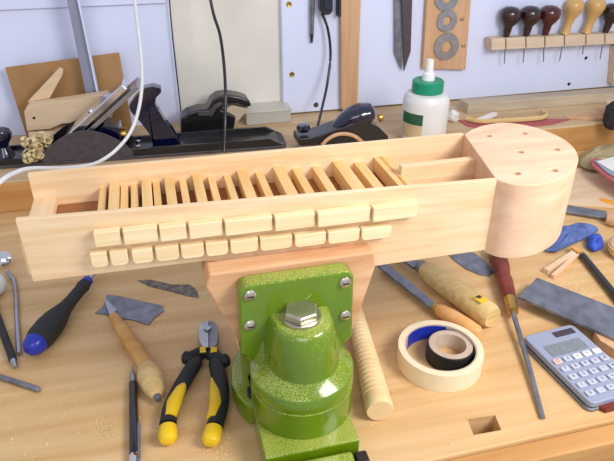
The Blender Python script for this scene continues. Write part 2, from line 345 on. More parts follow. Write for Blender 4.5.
# shoulders widening back to the jaw plate
for s in (-1, 1):
    lo_ = [(cx+s*.02, -.008, .07), (cx+s*.043, .004, .07), (cx+s*.050, .03, .07), (cx+s*.02, .03, .07)]
    hi_ = [(cx+s*.02, .006, .112), (cx+s*.034, .014, .112), (cx+s*.046, .03, .122), (cx+s*.02, .03, .134)]
    obj('shoulder', loft(BM(), lo_, hi_), 'green', V, bev=.004)
Yp0, Yp1 = .441, .459
pc = [W(*p, Yp0) for p in [(240, 285), (352, 275), (353, 338), (240, 350)]]
xs0, xs1 = .0495, .1565; zt = .169
jp = [(xs0+.006, zt), (xs0, zt-.006), (xs0-.002, .092), (xs0+.02, .07), (xs1-.02, .07), (xs1+.001, .09), (xs1, zt-.006), (xs1-.006, zt)]
obj('jaw_plate', upr(BM(), [(x-.09, z) for x, z in jp], Yp0-.43, Yp1-.43), 'green', V, bev=.003)
def jawpad(y0, y1, name, zt_=.174):
    pts = [(.026, zt_), (.022, zt_-.014), (.040, .115), (.05, .075), (.15, .07), (.166, .086), (.184, zt_-.018), (.182, zt_)]
    obj(name, upr(BM(), [(x-.09, z) for x, z in pts], y0-.43, y1-.43), 'jaw', V, bev=.0025)
jawpad(Yp1+.0003, fy(.1)-.001, 'jaw_pad')
jawpad(fy(.1)+TH+.001, fy(.1)+TH+.02, 'jaw_pad', .17)
vb('rear_jaw', (.055, .508, .03), (.155, .525, .158))
for px, py in [(250, 295), (250, 325), (345, 282), (345, 315)]:
    p = vl(W(px, py, Yp0-.0002)); s = obj('screw', lathe(BM(), [(0, 0), (.0058, 0), (.0056, .0015), (.003, .0034), (0, .0036)], along(p, p+Vector((0, -1, 0))), 20), 'zinc', V)
    obj('slot', box(BM(), (p.x-.003, p.y-.0039, p.z-.0006), (p.x+.003, p.y-.003, p.z+.0006)), 'bark', s, sm=False)
bo = lathe(BM(), [(0, .1335), (.0185, .1335), (.0185, .1365), (0, .1365)], Matrix.Translation((cx, cy, 0)), 32)
obj('washer', bo, 'zinc', V, bev=.0006)
obj('hex_bolt', lathe(BM(), [(0, .1367), (.0165, .1367), (.0165, .1425), (.0150, .1440), (0, .1440)], Matrix.Translation((cx, cy, 0)) @ Matrix.Rotation(.25, 4, 'Z'), 6), 'zinc', V, bev=.0006, sm=False)
# curved clamping lever low on the left
q = [vl(P(*p, .035)) for p in [(246, 332), (236, 346), (230, 362), (231, 378), (237, 391), (246, 401), (256, 402), (262, 390), (260, 355), (258, 332)]]
obj('swing_arm', slab(BM(), q, .001, .030), 'green', V, bev=.006)
q = vl(P(250, 398, .03)); obj('arm_pivot', lathe(BM(), [(0, -.001), (.006, -.001), (.006, .008), (0, .008)], Matrix.Translation((q.x+.004, q.y+.003, .03)), 16), 'blacks', V)

# ================================================================== tools on the bench
def tool(name, label, cat, px, py, z=0, group=None):
    global CUR
    t = thing(name, label, cat, P(px, py, z), 0, group); CUR = t
    return t, (lambda x, y, z_=z: P(x, y, z_)-t.location)
CAMP = Vector((0, 0, H))
def up_(v, dz):                 # raise a bench-level point of the current tool along its sight line, so it is seen where it was
    w_ = v+CUR.location; return v+(CAMP-w_)*(dz/(H-w_.z))
def bar(bm, a, b, wd, h0, h1, wd2=None):   # flat bar lying from a to b
    a = Vector(a); b = Vector(b); d = (b-a).normalized(); s = Vector((-d.y, d.x, 0)); w2 = wd if wd2 is None else wd2
    return slab(bm, [a+s*wd/2, a-s*wd/2, b-s*w2/2, b+s*w2/2], h0, h1)
def turned(a, b, prof, n=24):               # lathe along a..b; prof is (fraction, radius)
    L_ = (Vector(b)-Vector(a)).length; return lathe(BM(), [(r_, f_*L_) for f_, r_ in prof], along(a, b), n)
# screwdriver
t, q = tool('screwdriver', 'screwdriver with black and blue handle, its tip under the keybox', 'screwdriver', 50, 320)
a = up_(q(30, 350), .0155); b = up_(q(85, 284), .0155)
obj('handle', turned(a, b, [(.1, .0135), (.16, .0155), (.3, .016), (.42, .0145), (.6, .0092), (.72, .0078), (.9, .0076), (.96, .0088), (1, .0075)]), 'blacks', t)
obj('butt_cap', turned(a, b, [(-.02, 0), (-.01, .007), (.03, .0115), (.1, .0134), (.1005, 0)]), 'bluep', t)
e_ = b+(b-a).normalized()*.001
obj('collar', turned(e_, e_+(b-a)*.06, [(0, .0076), (1, .007)]), 'bluep', t)
obj('blade', turned(e_+(b-a)*.06, e_+(b-a)*.45, [(0, .0032), (.9, .003), (1, .002)]), 'steel', t)
# bottle opener-like bow and rod at the far left
t, q = tool('coping_rod', 'thin bright steel rod with a curled eye on its upper end', 'rod', 15, 310)
r0 = .003; pts = [up_(q(*p), r0+dz) for p, dz in [((19, 354), 0), ((17, 320), 0), ((15, 284), 0), ((11, 277), .003), ((7, 272), .006)]]
obj('shaft', tube(BM(), smooth_path(pts, 5), r0, 10), 'steel', t)
obj('eye', lathe(BM(), [(0, -.004), (.009, -.003), (.012, 0), (.009, .003), (0, .004)], Matrix.Translation(up_(q(3, 260), .014)) @ Matrix.Rotation(1.0, 4, 'X')), 'chrome', t)
t, q = tool('scribing_pencil', 'black round pencil with metal tip, cut by the left photo edge', 'pencil', 8, 345)
obj('barrel', turned(up_(q(-14, 285), .0045), up_(q(13, 360), .0045), [(0, .0044), (1, .0044)], 14), 'blacks', t)
obj('tip', turned(up_(q(13.2, 360.5), .0045), up_(q(16, 367), .0045), [(0, .0036), (.6, .003), (1, .002)], 14), 'steel', t)
t = one('white_ball', lathe(BM(), [(0, 0), (.008, .001), (.0155, .008), (.0175, .0165), (.0155, .025), (.008, .032), (0, .033)], Matrix.Translation(P(-5, 295))), 'white', 'white round knob at the left photo edge beside the steel rod', 'knob')
t, q = tool('nail_punch', 'short grey steel punch with knurled end on the lower left bench', 'punch', 20, 385)
obj('shaft', turned(up_(q(-12, 373), .0032), up_(q(30, 386.5), .0032), [(0, .0028), (1, .0031)], 14), 'steeld', t)
obj('tip', turned(up_(q(30.3, 386.6), .0032), up_(q(40, 390), .0032), [(0, .0031), (.2, .0024), (.35, .0032), (.8, .0032), (1, .0018)], 14), 'steeld', t)
# scraper plate and swarf
pts = [(95, 313), (103, 307), (107, 295), (118, 296), (163, 306), (164, 311), (154, 318), (149, 325), (133, 320), (112, 317), (104, 314)]
one('scraper_plate', slab(BM(), [P(*p, .001) for p in pts], .0003, .0015), 'steeld', 'irregular dark steel scrap under the carving knife tip', 'metal scrap')
for pts in ([(138, 281), (150, 280), (172, 285), (190, 285), (197, 291), (199, 298), (186, 296), (168, 291), (150, 287)],):
    o = one('metal_filings', slab(BM(), [P(*p, 0) for p in pts], .0002, .0009), 'dust', 'thin grey smear of filings between the keybox and vise', 'filings'); o['kind'] = 'stuff'
# carving knife
t, q = tool('carving_knife', 'carving knife with brown wooden handle, small blade pointing up left', 'knife', 135, 345)
a = up_(q(113, 315), .008); b = up_(q(146, 366), .008)
obj('handle', tube(BM(), [a+(b-a)*f for f in (0, .05, .3, .6, 1)], [.0052, .0062, .0078, .0085, .0085], 16, .75), 'khandle', t)
a2 = up_(q(146.5, 367), .0105); b2 = up_(q(157, 396), .0105)
obj('pommel', turned(a2, b2, [(-.03, .0085), (.1, .0115), (.35, .0135), (.6, .0125), (.85, .0095), (.98, .006), (1, .004)]), 'ash', t)
obj('blade', slab(BM(), [q(103.5, 298.5, .007), q(108, 301, .007), q(117, 311, .007), q(110, 317, .007)], .006, .0085), 'steel', t)
obj('tang_end', turned(b2, b2+(b2-a2)*.14, [(0, .004), (1, .003)], 10), 'steeld', t)
# mechanical pencil
t, q = tool('mechanical_pencil', 'black mechanical pencil pointing away, near bottom left of the bench', 'pencil', 134, 420)
a = up_(q(133, 383), .005); b = up_(q(134.5, 455), .005)
obj('barrel', turned(a, b, [(0, .0042), (.03, .0046), (.3, .0044), (.31, .0048), (1, .005)], 16), 'black', t)
obj('tip', turned(q(132.6, 369, 0)+Vector((0, 0, .005)), a, [(0, .0006), (.3, .0012), (.5, .0024), (1, .0041)], 16), 'steel', t)
obj('clip', bar(BM(), q(140, 428), q(140, 475), .003, .006, .0085), 'steeld', t, bev=.0005)
obj('cap', turned(up_(q(134.6, 455.5), .005), up_(q(135, 480), .005), [(0, .0051), (.2, .0051), (.25, .0042), (1, .0042)], 16), 'chrome', t)
# side cutters
t, q = tool('side_cutters', 'yellow and black handled side cutting pliers lying open beside the vise', 'pliers', 208, 370)
hd = [(198, 335), (199, 326), (204, 322.5), (208.8, 321.5), (208.8, 349), (203, 348), (199.5, 343)]
obj('jaw', slab(BM(), [q(*p, .013) for p in hd], .006, .015), 'steel', t, bev=.001)
hd = [(209.2, 321.5), (214, 323), (218, 328), (218.5, 337), (217, 345), (214, 348.5), (209.2, 349)]
obj('jaw', slab(BM(), [q(*p, .013) for p in hd], .0062, .0152), 'steeld', t, bev=.001)
obj('pivot', lathe(BM(), [(0, .0155), (.0045, .0155), (.004, .0175), (0, .018)], Matrix.Translation(q(208.7, 339)), 20), 'steel', t)
def grip(path, ypath, endp, guard):
    pp = [up_(q(*p[:2]), .0095) for p in path]
    g = obj('handle', tube(BM(), smooth_path(pp, 5), sum([[r_]*5 for r_ in [p[2] for p in path[:-1]]], [])+[path[-1][2]], 16, .8), 'blacks', t)
    yp = [up_(q(*p[:2]), .0125) for p in ypath]
    obj('grip_inlay', tube(BM(), smooth_path(yp, 5), [r_ for i in range(len(ypath)-1) for r_ in [ypath[i][2]+(ypath[i+1][2]-ypath[i][2])*j/5 for j in range(5)]]+[ypath[-1][2]], 12, .75), 'yellow', g)
    ep = [up_(q(*p), .0095) for p in endp]
    obj('grip_end', tube(BM(), [ep[0]+(ep[1]-ep[0])*f for f in (0, .3, .66, .84, .9)], [.0086, .0094, .0092, .007, .003], 16, .85), 'yellow', g)
    gp = [up_(q(*p), .0095) for p in guard]
    obj('finger_guard', tube(BM(), smooth_path(gp, 4), [.0045]+[.0072]*(4*(len(gp)-1)-1)+[.0045], 12, 1.1), 'blacks', g)
grip([(203, 350, .006), (195, 363, .0085), (180, 388, .0085), (171, 408, .0085), (168, 424, .0088)],
     [(187, 376, .001), (180, 390, .0065), (174, 403, .008), (170, 417, .0065)], [(168, 427), (167.5, 444)], [(183, 357), (190, 358), (199, 354), (205, 352)])
grip([(213.5, 350, .006), (216, 363, .0085), (221, 388, .0085), (220, 408, .0085), (215, 426, .0088)],
     [(211.5, 378, .001), (215, 392, .0065), (216, 405, .0075), (212, 418, .006)], [(213.5, 428), (210, 446)], [(229, 359), (222, 361), (214, 356), (209, 353)])
for pp, n_ in (([(200, 350), (206, 349.5)], 0), ([(211, 350), (217, 350)], 0)):
    obj('grip_collar', tube(BM(), [up_(q(*p), .0165) for p in pp], .0045, 10, .6), 'yellow', t)
# ribbed wooden handle
t, q = tool('ribbed_handle', 'pale ribbed wooden rod coming out from under the vise', 'handle', 370, 370)
a = up_(q(352, 300), .0145); b = up_(q(380, 411), .0145); L_ = (b-a).length
prof = [(.0, .0098), (.22, .0105)]
nr = 18
for i in range(nr):
    f0 = .24+.66*i/nr; rr_ = .0108+.0034*(i/nr); prof += [(f0, rr_-.0019), (f0+.66*.25/nr, rr_), (f0+.66*.8/nr, rr_)]
prof += [(.9, .0125), (.905, .0138), (.985, .0145), (1.0, .0132)]
obj('rod', turned(a, b, prof, 32), 'ribbed', t)
# chisels
t, q = tool('chisel', 'large chisel with thick pale ribbed handle and yellow sticker', 'chisel', 440, 285)
a = up_(q(424, 269), .0165); b = up_(q(493, 318), .0165)
h = obj('handle', turned(a, b, [(0, .010), (.03, .0125), (.2, .0145), (.5, .0155), (.8, .0160), (.95, .0155), (1, .0128)], 32), 'ash', t)
s_ = a+(b-a)*.82+Vector((-.002, -.002, .0158)); dx = (b-a).normalized(); sd = Vector((-dx.y, dx.x, 0))
obj('yellow_sticker', loft(BM(), [s_-dx*.007-sd*.006, s_+dx*.007-sd*.006, s_+dx*.007+sd*.006, s_-dx*.007+sd*.006], [v+Vector((0, 0, .0007)) for v in [s_-dx*.007-sd*.006, s_+dx*.007-sd*.006, s_+dx*.007+sd*.006, s_-dx*.007+sd*.006]]), 'yellow', h)
s2 = s_-dx*.004+Vector((0, 0, .0008)); obj('sticker_mark', loft(BM(), [s2-dx*.002-sd*.004, s2+dx*.003-sd*.001, s2+dx*.003+sd*.004, s2-dx*.002+sd*.004], [v+Vector((0, 0, .0004)) for v in [s2-dx*.002-sd*.004, s2+dx*.003-sd*.001, s2+dx*.003+sd*.004, s2-dx*.002+sd*.004]]), 'ink', h)
obj('ferrule', turned(a-(b-a)*.09, a, [(0, .0065), (.3, .0095), (1, .0098)], 20), 'steeld', t)
obj('blade', bar(BM(), a-(b-a)*.09, a-(b-a)*.8, .017, .011, .016, .017), 'steeld', t, bev=.001)
t, q = tool('chisel', 'slimmer chisel with turned orange wood handle behind the masking tape', 'chisel', 450, 315)
a = up_(q(438, 309), .0105); b = up_(q(480, 334), .0105)
obj('handle', turned(a, b, [(0, .0068), (.1, .0088), (.35, .0100), (.7, .0098), (.93, .0085), (1, .005)], 24), 'orangewood', t)
obj('ferrule', turned(a-(b-a)*.1, a, [(0, .0062), (1, .0068)], 20), 'brass', t)
obj('blade', bar(BM(), a-(b-a)*.1, q(381, 264, .01), .012, .007, .012, .015), 'steeld', t, bev=.001)
# tapes
c = P(439.5, 354.5, .012); 
t = thing('masking_tape', 'wide roll of cream masking tape lying flat on the bench', 'tape', (c.x, c.y, 0))
def ringm(ro, ri, z0, z1, n=48): return lathe(BM(), [(ri, z0), (ro, z0), (ro, z1), (ri, z1), (ri, z0)], n=n)
obj('tape', ringm(.0475, .0400, 0, .024, 64), 'tapew', t, bev=.0006)
obj('core', ringm(.0399, .0388, .0005, .0235, 64), 'core', t)
bp = arc(0, 0, .0388, math.radians(55), math.radians(135), 14); bp2 = arc(0, 0, .0384, math.radians(135), math.radians(55), 14)
obj('blue_core_print', slab(BM(), bp+bp2, .003, .022), 'bluep', t)
c2 = P(450.5, 346, .018)
t = thing('black_tape', 'small roll of black electrical tape lying inside the masking tape', 'tape', (c2.x, c2.y, .0005))
obj('tape', ringm(.0265, .0247, 0, .02), 'blacks', t, bev=.0005)
obj('core', ringm(.0246, .0175, 0, .0202), 'core', t)
# scraper under the pegblock
pts = [(448, 254), (458, 252), (474, 253), (486, 262), (493, 272), (489, 276), (480, 275), (466, 269), (455, 261)]
one('card_scraper', slab(BM(), [P(*p, .001) for p in pts], .0003, .0018), 'steeld', 'dark oval steel scraper lying behind the thick chisel handle', 'scraper')
# file with dark red handle
t, q = tool('turning_gouge', 'long thin steel tool with dark red turned handle and brass ferrule', 'gouge', 512, 310)
a = up_(q(495, 246), .0125); b = up_(q(510, 299), .0125)
obj('handle', turned(a, b, [(0, .011), (.2, .0125), (.45, .0118), (.6, .009), (.68, .0105), (.85, .0095), (1, .0075)]), 'rosewood', t)
c_ = up_(q(513, 312), .0125)
obj('ferrule', turned(b+(b-a)*.002, c_, [(0, .0078), (.5, .007), (1, .0068)]), 'brass', t)
obj('blade', tube(BM(), [c_, up_(q(528, 363), .007), up_(q(543, 418), .003)], [.0033, .0033, .0026], 8, .7), 'steeld', t)
# long steel plate
pts = [(518, 297), (537, 278), (640, 318), (640, 350)]
one('steel_plate', slab(BM(), [P(*p, .0165) for p in pts], .0135, .0175), 'steeld', 'long flat grey steel blade, its end resting over the calculator corner', 'steel blade', bev=.0006)
one('wooden_wedge', slab(BM(), [P(*p, .012) for p in [(594, 332), (622, 342), (618, 352), (600, 341)]], 0, .0130), 'brownwood', 'brown wooden strip under the long steel blade', 'wood strip', bev=.001)
# calculator
a = P(523, 336, .012); b = P(572, 318, .012); ang = math.radians(5); Wc = .0705; Lc = .114
t = thing('calculator', 'grey pocket calculator with dark display and pale keys', 'calculator', (a.x, a.y, 0), ang)
def rr(x0, y0, x1, y1, r_): return arc(x0+r_, y0+r_, r_, PI, 1.5*PI, 5)+arc(x1-r_, y0+r_, r_, 1.5*PI, 2*PI, 5)+arc(x1-r_, y1-r_, r_, 0, .5*PI, 5)+arc(x0+r_, y1-r_, r_, .5*PI, PI, 5)
obj('body', slab(BM(), rr(0, -Lc, Wc, 0, .007), .0045, .012), 'grey', t, bev=.0015)
obj('hard_cover', slab(BM(), rr(-.002, -Lc-.001, Wc+.001, -.001, .007), .0002, .0042), 'steeld', t, bev=.001)
obj('display', slab(BM(), rr(Wc*.14, -.042, Wc*.84, -.024, .001), .012, .0127), 'lcd', t)
obj('solar_cell', slab(BM(), rr(Wc*.5, -.0155, Wc*.9, -.0065, .0008), .012, .0126), 'solar', t)
rows = ['C ± √ % ÷', '7 8 9 × M', '4 5 6 − M', '1 2 3 + M', '0 . = + M']
for j in range(5):
    for i, ch in enumerate(rows[j].split(' ')):
        x = Wc*(.12+.19*i); y = -.0505-.0128*j
        m_ = 'pinkk' if (i == 0 and j == 0) else ('white' if j == 0 and i > 1 else 'gry2')
        k = obj('button', slab(BM(), rr(x-.0048, y-.0036, x+.0048, y+.0036, .0015), .0121, .0142), m_, t, bev=.0005)
        text('key_symbol', ch, .0055, 'ink', k, (x, y, .01425), (0, 0, 0))
t2 = one('dark_slip', slab(BM(), [P(*p, .004) for p in [(598, 407), (618, 401), (618, 408), (606, 411)]], .0002, .006), 'rosewood', 'dark red wood offcut beside the lower end of the calculator', 'wood offcut', bev=.001)
# clothes-peg like split pine piece
t, q = tool('wooden_peg', 'split pine wooden peg near the blue cloth', 'peg', 562, 265)
obj('leg', bar(BM(), q(545, 274), q(576, 254), .008, 0, .008), 'pine', t, bev=.001)
obj('leg', bar(BM(), q(552, 279), q(577, 256.5), .006, .0001, .007), 'block', t, bev=.001)
obj('joint', bar(BM(), q(571, 253), q(579, 258), .009, .0082, .012), 'khandle', t, bev=.001)
t, q = tool('drafting_pen', 'black drafting pen with silver end lying at the right', 'pen', 598, 275)
obj('barrel', turned(up_(q(583.5, 256.5), .0055), up_(q(622, 304), .0055), [(0, .0046), (1, .0054)], 16), 'black', t)
obj('silver_end', turned(up_(q(577.5, 249.5), .0055), up_(q(583, 256), .0055), [(0, .003), (.3, .0042), (1, .0046)], 16), 'steel', t)
# blue cloth, crumpled
def crumple(name, pts, h, m, label, cat, seed, n=7):
    random.seed(seed); bm = BM(); ctr = sum((P(*p, 0) for p in pts), Vector())/len(pts); rim = [P(*p, 0) for p in pts]
    k = len(rim); prev = [bm.verts.new(v+Vector((0, 0, .0005))) for v in rim]; base = prev
    for j in range(1, n):
        f = j/n; cur = []
        for v in rim:
            p = v.lerp(ctr, f); z = h*math.sin(min(1, f*1.6)*PI/2)*(.55+.6*random.random()); cur.append(bm.verts.new((p.x+random.uniform(-.002, .002), p.y+random.uniform(-.002, .002), z)))
        for i in range(k): bm.faces.new((prev[i], prev[(i+1) % k], cur[(i+1) % k], cur[i]))
        prev = cur
    bm.faces.new(prev); bm.faces.new(base[::-1]); bmesh.ops.recalc_face_normals(bm, faces=bm.faces)
    o = one(name, bm, m, label, cat); s = o.modifiers.new('sub', 'SUBSURF'); s.levels = 1; s.render_levels = 2
    return o
def dens(pts, m=3): return [(a[0]+(b[0]-a[0])*j/m, a[1]+(b[1]-a[1])*j/m) for a, b in zip(pts, pts[1:]+pts[:1]) for j in range(m)]
crumple('blue_cloth', dens([(538, 256), (552, 232), (573, 225), (596, 227), (603, 232), (587, 241), (568, 250), (553, 257)]), .02, 'cloth', 'crumpled blue cloth lying behind the pegblock', 'cloth', 3, 5)
crumple('blue_cloth_ball', dens([(583, 250), (586, 239), (597, 235), (604, 242), (603, 253), (592, 257)], 2), .02, 'blueb', 'small balled bright blue rag right of the blue cloth', 'rag', 5, 4)
# steel chisel with brown handle at the right edge
t, q = tool('mortise_chisel', 'wide grey steel chisel lying behind the blue cloth', 'chisel', 590, 215)
obj('blade', bar(BM(), q(550, 209), q(606, 218), .025, .002, .007), 'steeld', t, bev=.001)
obj('handle', turned(up_(q(606.5, 218), .012), up_(q(660, 228), .012), [(0, .008), (.1, .0115), (.5, .0125), (1, .012)]), 'brownwood', t)
t, q = tool('carpenter_pencil', 'orange yellow pencil at the right edge behind the steel chisel', 'pencil', 610, 204)
obj('barrel', turned(up_(q(601, 200), .0045), up_(q(640, 212), .0045), [(0, .0042), (1, .0042)], 6), 'orange', t, sm=False)
# turned wood wheel at right edge
t, q = tool('wooden_cheese', 'pale turned wooden disc with darker rim at the right edge', 'wooden disc', 625, 262)
cc = q(632, 256); obj('disc', lathe(BM(), [(0, 0), (.03, 0), (.034, .006), (.034, .018), (.03, .022), (.012, .022), (.01, .018), (0, .018)], Matrix.Translation((cc.x, cc.y, 0)), 40), 'pine', t)
obj('rim', lathe(BM(), [(.0342, .008), (.036, .009), (.036, .015), (.0342, .016), (.0342, .008)], Matrix.Translation((cc.x, cc.y, 0)), 40), 'orangewood', t)
# pale board, khaki pouch and red-edged shoe-shaped sanding block
one('pale_board', slab(BM(), [P(*p, .004) for p in [(556, 170), (650, 162), (650, 208), (560, 204)]], .0002, .004), 'pine', 'pale thin board lying flat behind the pegblock at right', 'board', bev=.0006)
bp_ = dens([(573, 168), (580, 157), (597, 149), (640, 146), (640, 178), (590, 177), (580, 175)], 2)
crumple('khaki_pouch', bp_, .026, 'khaki', 'khaki cloth pouch at the right edge against the raised shelf', 'pouch', 9, 5).location.z += .0045
t, q = tool('sanding_block', 'grey pad with red edge and white top at right edge', 'sanding pad', 610, 178, .03)
pts = [(590, 161), (596, 159), (640, 176), (640, 200), (604, 177), (592, 167)]
obj('red_edge', slab(BM(), [q(*p) for p in pts], -.001, .003), 'red', t, bev=.001)
obj('grey_pad', slab(BM(), [q(593, 163), q(600, 163), q(640, 179), q(640, 195), q(606, 175)], .0032, .006), 'grey', t, bev=.001)
obj('white_sheet', slab(BM(), [q(597, 160, .04), q(612, 156, .04), q(640, 156, .04), q(640, 180, .04), q(612, 169, .04)], .0065, .0075), 'paper', t)
# ================================================================== things on the raised shelf
def shelf(name, label, cat, px, py, group=None): return tool(name, label, cat, px, py, RZ, group)
# jointer plane
a = P(-12, 172, RZ); b = P(288, 150, RZ); ang = math.atan2(b.y-a.y, b.x-a.x); Lp = (b-a).length; a.y -= .0; 
J = thing('jointer_plane', 'long black metal hand plane with dark blue knob and handle', 'hand plane', (a.x, a.y+.008, RZ), ang)
def jx(px, py=150, yy=.03):      # distance along the plane for a photo column
    Y = a.y
    for _ in range(5): p = W(px, py, Y); u = (p.x-a.x); Y = a.y+.008+math.tan(ang)*u+yy
    return u/math.cos(ang), p.z-RZ
WD = .07
obj('sole', slab(BM(), rr(0, 0, Lp, WD, .01), 0, .006), 'cast', J, bev=.001)
m0 = jx(42, 160, 0)[0]; m2 = jx(134, 160, 0)[0]
def side(y0, y1):
    return upr(BM(), [(.004, .0062), (.006, .016), (Lp-.03, .020), (Lp-.005, .0062)], y0, y1)
def cheek(y0, y1):
    pts = []
    for i in range(17):
        f = i/16; pts.append((m0+(m2-m0)*f, .0165+.042*math.sin(PI*f)**.8))
    return upr(BM(), [(m0, .0064)]+pts+[(m2, .0064)], y0, y1)
for y_, m_ in ((.0045, 'cast'), (WD-.0045, 'black')):
    obj('side_wall', side(y_-.003, y_+.0025), 'black', J, bev=.0006); obj('cheek', cheek(y_-.0044, y_-.0031), m_, J, bev=.0004)
obj('bed', slab(BM(), rr(.008, .005, Lp-.012, WD-.005, .004), .0062, .011), 'black', J)
kx = jx(3, 152, .035)[0]
kn = [(0, 0), (.018, .0), (.013, .012), (.010, .024), (.013, .034), (.0195, .046), (.021, .057), (.018, .068), (.008, .075), (0, .076)]
obj('knob', lathe(BM(), [(r_*.92, z*.66+.0112) for r_, z in kn], Matrix.Translation((kx, .035, 0))), 'tote', J)
# rear handle: upright outline with a horn at the top, rounded
def tote_pts():
    pp = [(181, 156), (178, 140), (172, 129), (163, 118), (157, 108), (154, 102), (155, 96), (160, 91), (160, 87), (152, 84.5), (144, 86), (134, 96), (128, 105), (130, 110), (140, 121), (149, 133), (153, 146), (153, 158)]
    return [jx(x, y, .035) for x, y in pp]
tp = [(x, max(z, .0115)) for x, z in tote_pts()]
obj('rear_handle', upr(BM(), tp, .024, .046), 'tote', J, bev=.007)
f0 = jx(70, 150, .035); f1 = jx(139, 84, .035)
def slopebar(a_, b_, y0, y1, th):
    A = Vector((a_[0], 0, a_[1])); B = Vector((b_[0], 0, b_[1])); d = (B-A).normalized(); nn = Vector((-d.z, 0, d.x))*th
    return upr(BM(), [(A.x, A.z), (B.x, B.z), (B.x+nn.x, B.z+nn.z), (A.x+nn.x, A.z+nn.z)], y0, y1)
f0 = (f0[0]+.004, .02)
obj('blade_iron', slopebar(f0, f1, .008, .062, .007), 'steel', J, bev=.0006)
g0 = (f0[0]-.006+.004, f0[1]+.012); d_ = (f1[0]-f0[0], f1[1]-f0[1])
obj('lever_cap', slopebar((g0[0], g0[1]), (g0[0]+d_[0]*.86, g0[1]+d_[1]*.86), .012, .058, .012), 'chrome', J, bev=.002)
obj('cap_screw', lathe(BM(), [(0, 0), (.007, 0), (.006, .006), (0, .007)], along((g0[0]+d_[0]*.4-.006, .035, g0[1]+d_[1]*.4+.005), (g0[0]+d_[0]*.4-.03, .035, g0[1]+d_[1]*.4+.03))), 'chrome', J)
fx = f0[0]
obj('frog', upr(BM(), [(fx+.01, .0115), (fx+.085, .0115), (fx+.085, .055), (fx+.06, .062)], .014, .056), 'tote', J, bev=.002)
obj('adjusting_wheel', lathe(BM(), [(0, 0), (.012, 0), (.012, .008), (0, .008)], along((fx+.0855, .035, .035), (fx+.12, .035, .035))), 'brass', J)
for yy in (.022, .048): obj('frog_screw', lathe(BM(), [(0, .011), (.005, .011), (.004, .016), (0, .0165)], Matrix.Translation((fx+.11, yy, 0)), 16), 'chrome', J)
# shavings in the mouth
o = BM(); random.seed(4)
for i in range(26):
    c0 = P(37, 147, RZ+.034)+Vector((random.uniform(-.016, .02), random.uniform(-.02, .012), random.uniform(-.018, .016))); r_ = random.uniform(.005, .009); ax = random.uniform(0, PI)
    pts = [c0+Vector((math.cos(ax)*r_*math.cos(u), math.sin(ax)*r_*math.cos(u)+u*.0006, r_*math.sin(u))) for u in [k*.5 for k in range(14)]]
    tube(o, pts, .0032, 5, .3)
o = one('wood_shavings', o, 'shaving', 'curled pale shavings caught in the mouth of the long plane', 'shavings'); o['kind'] = 'stuff'
# second plane behind
t, q = shelf('bench_plane', 'dark metal plane with two humps behind the long plane', 'hand plane', 215, 132)
def wl(px, py, Y): return W(px, py, Y)-t.location
pp = [(181, 134), (181, 119), (188, 113.5), (199, 110), (208, 109.5), (212, 101), (218, 96.5), (228, 95), (240, 97), (249, 100), (252, 106), (247, 108), (238, 104), (226, 104), (222, 110), (236, 117), (234, 135)]
Yb = 1.115
ol = [wl(*p, Yb) for p in pp]; obj('body', upr(BM(), [(v.x, max(v.z, .001)) for v in ol], Yb-t.location.y, Yb+.04-t.location.y), 'black', t, bev=.004)
ol = [wl(*p, Yb) for p in [(223, 112), (232, 106.5), (244, 109), (250, 110), (243, 118), (236, 126), (225, 124)]]
obj('wooden_knob', upr(BM(), [(v.x, v.z) for v in ol], Yb+.006-t.location.y, Yb+.03-t.location.y), 'greywood', t, bev=.003)
ol = [wl(*p, Yb) for p in [(196, 110.5), (209, 110.5), (214, 104), (220, 101), (223, 103), (216, 108), (212, 115), (198, 115)]]
obj('lever_cap', upr(BM(), [(v.x, v.z) for v in ol], Yb-.006-t.location.y, Yb-.001-t.location.y), 'cast', t, bev=.001)
# block plane
t, q = shelf('block_plane', 'small dark block plane with domed glossy cap beside the glue bottle', 'hand plane', 345, 140)
Yb = .985
ol = [wl(*p, Yb) for p in [(299, 146), (299, 139), (310, 138), (322, 135), (336, 130), (352, 124), (366, 121), (380, 128), (388, 136), (389, 141), (389, 146)]]
y0 = Yb-t.location.y
obj('body', upr(BM(), [(v.x, max(v.z, .001)) for v in ol], y0, y0+.045), 'black', t, bev=.002)
ck = [wl(*p, Yb-.004)+Vector((0, .0, 0)) for p in [(322, 145), (328, 139), (337, 134.5), (347, 134), (356, 137), (363, 143)]]
obj('cheek', tube(BM(), smooth_path(ck, 5), .0035, 8), 'brownwood', t)
A = wl(336, 134, Yb); B = wl(378, 117, Yb)
obj('lever_cap', tube(BM(), smooth_path([A+Vector((0, .022, 0)), A.lerp(B, .35)+Vector((0, .022, .008)), A.lerp(B, .7)+Vector((0, .022, .008)), B+Vector((0, .022, .0))], 6), [.006+.019*math.sin(PI*.6*min(1, (i+1)/14)) for i in range(16)]+[.021, .017, .009], 20, .8), 'tote', t)
c_ = wl(383, 122, Yb)+Vector((0, .022, 0)); obj('adjusting_wheel', lathe(BM(), [(0, 0), (.008, 0), (.008, .006), (.004, .008), (0, .008)], along(c_, c_+Vector((1, 0, .3)))), 'brass', t)
c_ = wl(306, 132, Yb)+Vector((0, .02, 0)); obj('finger_knob', lathe(BM(), [(0, 0), (.009, 0), (.0125, .006), (.011, .012), (.0, .014)], Matrix.Translation((c_.x, c_.y, c_.z-.006))), 'tote', t)
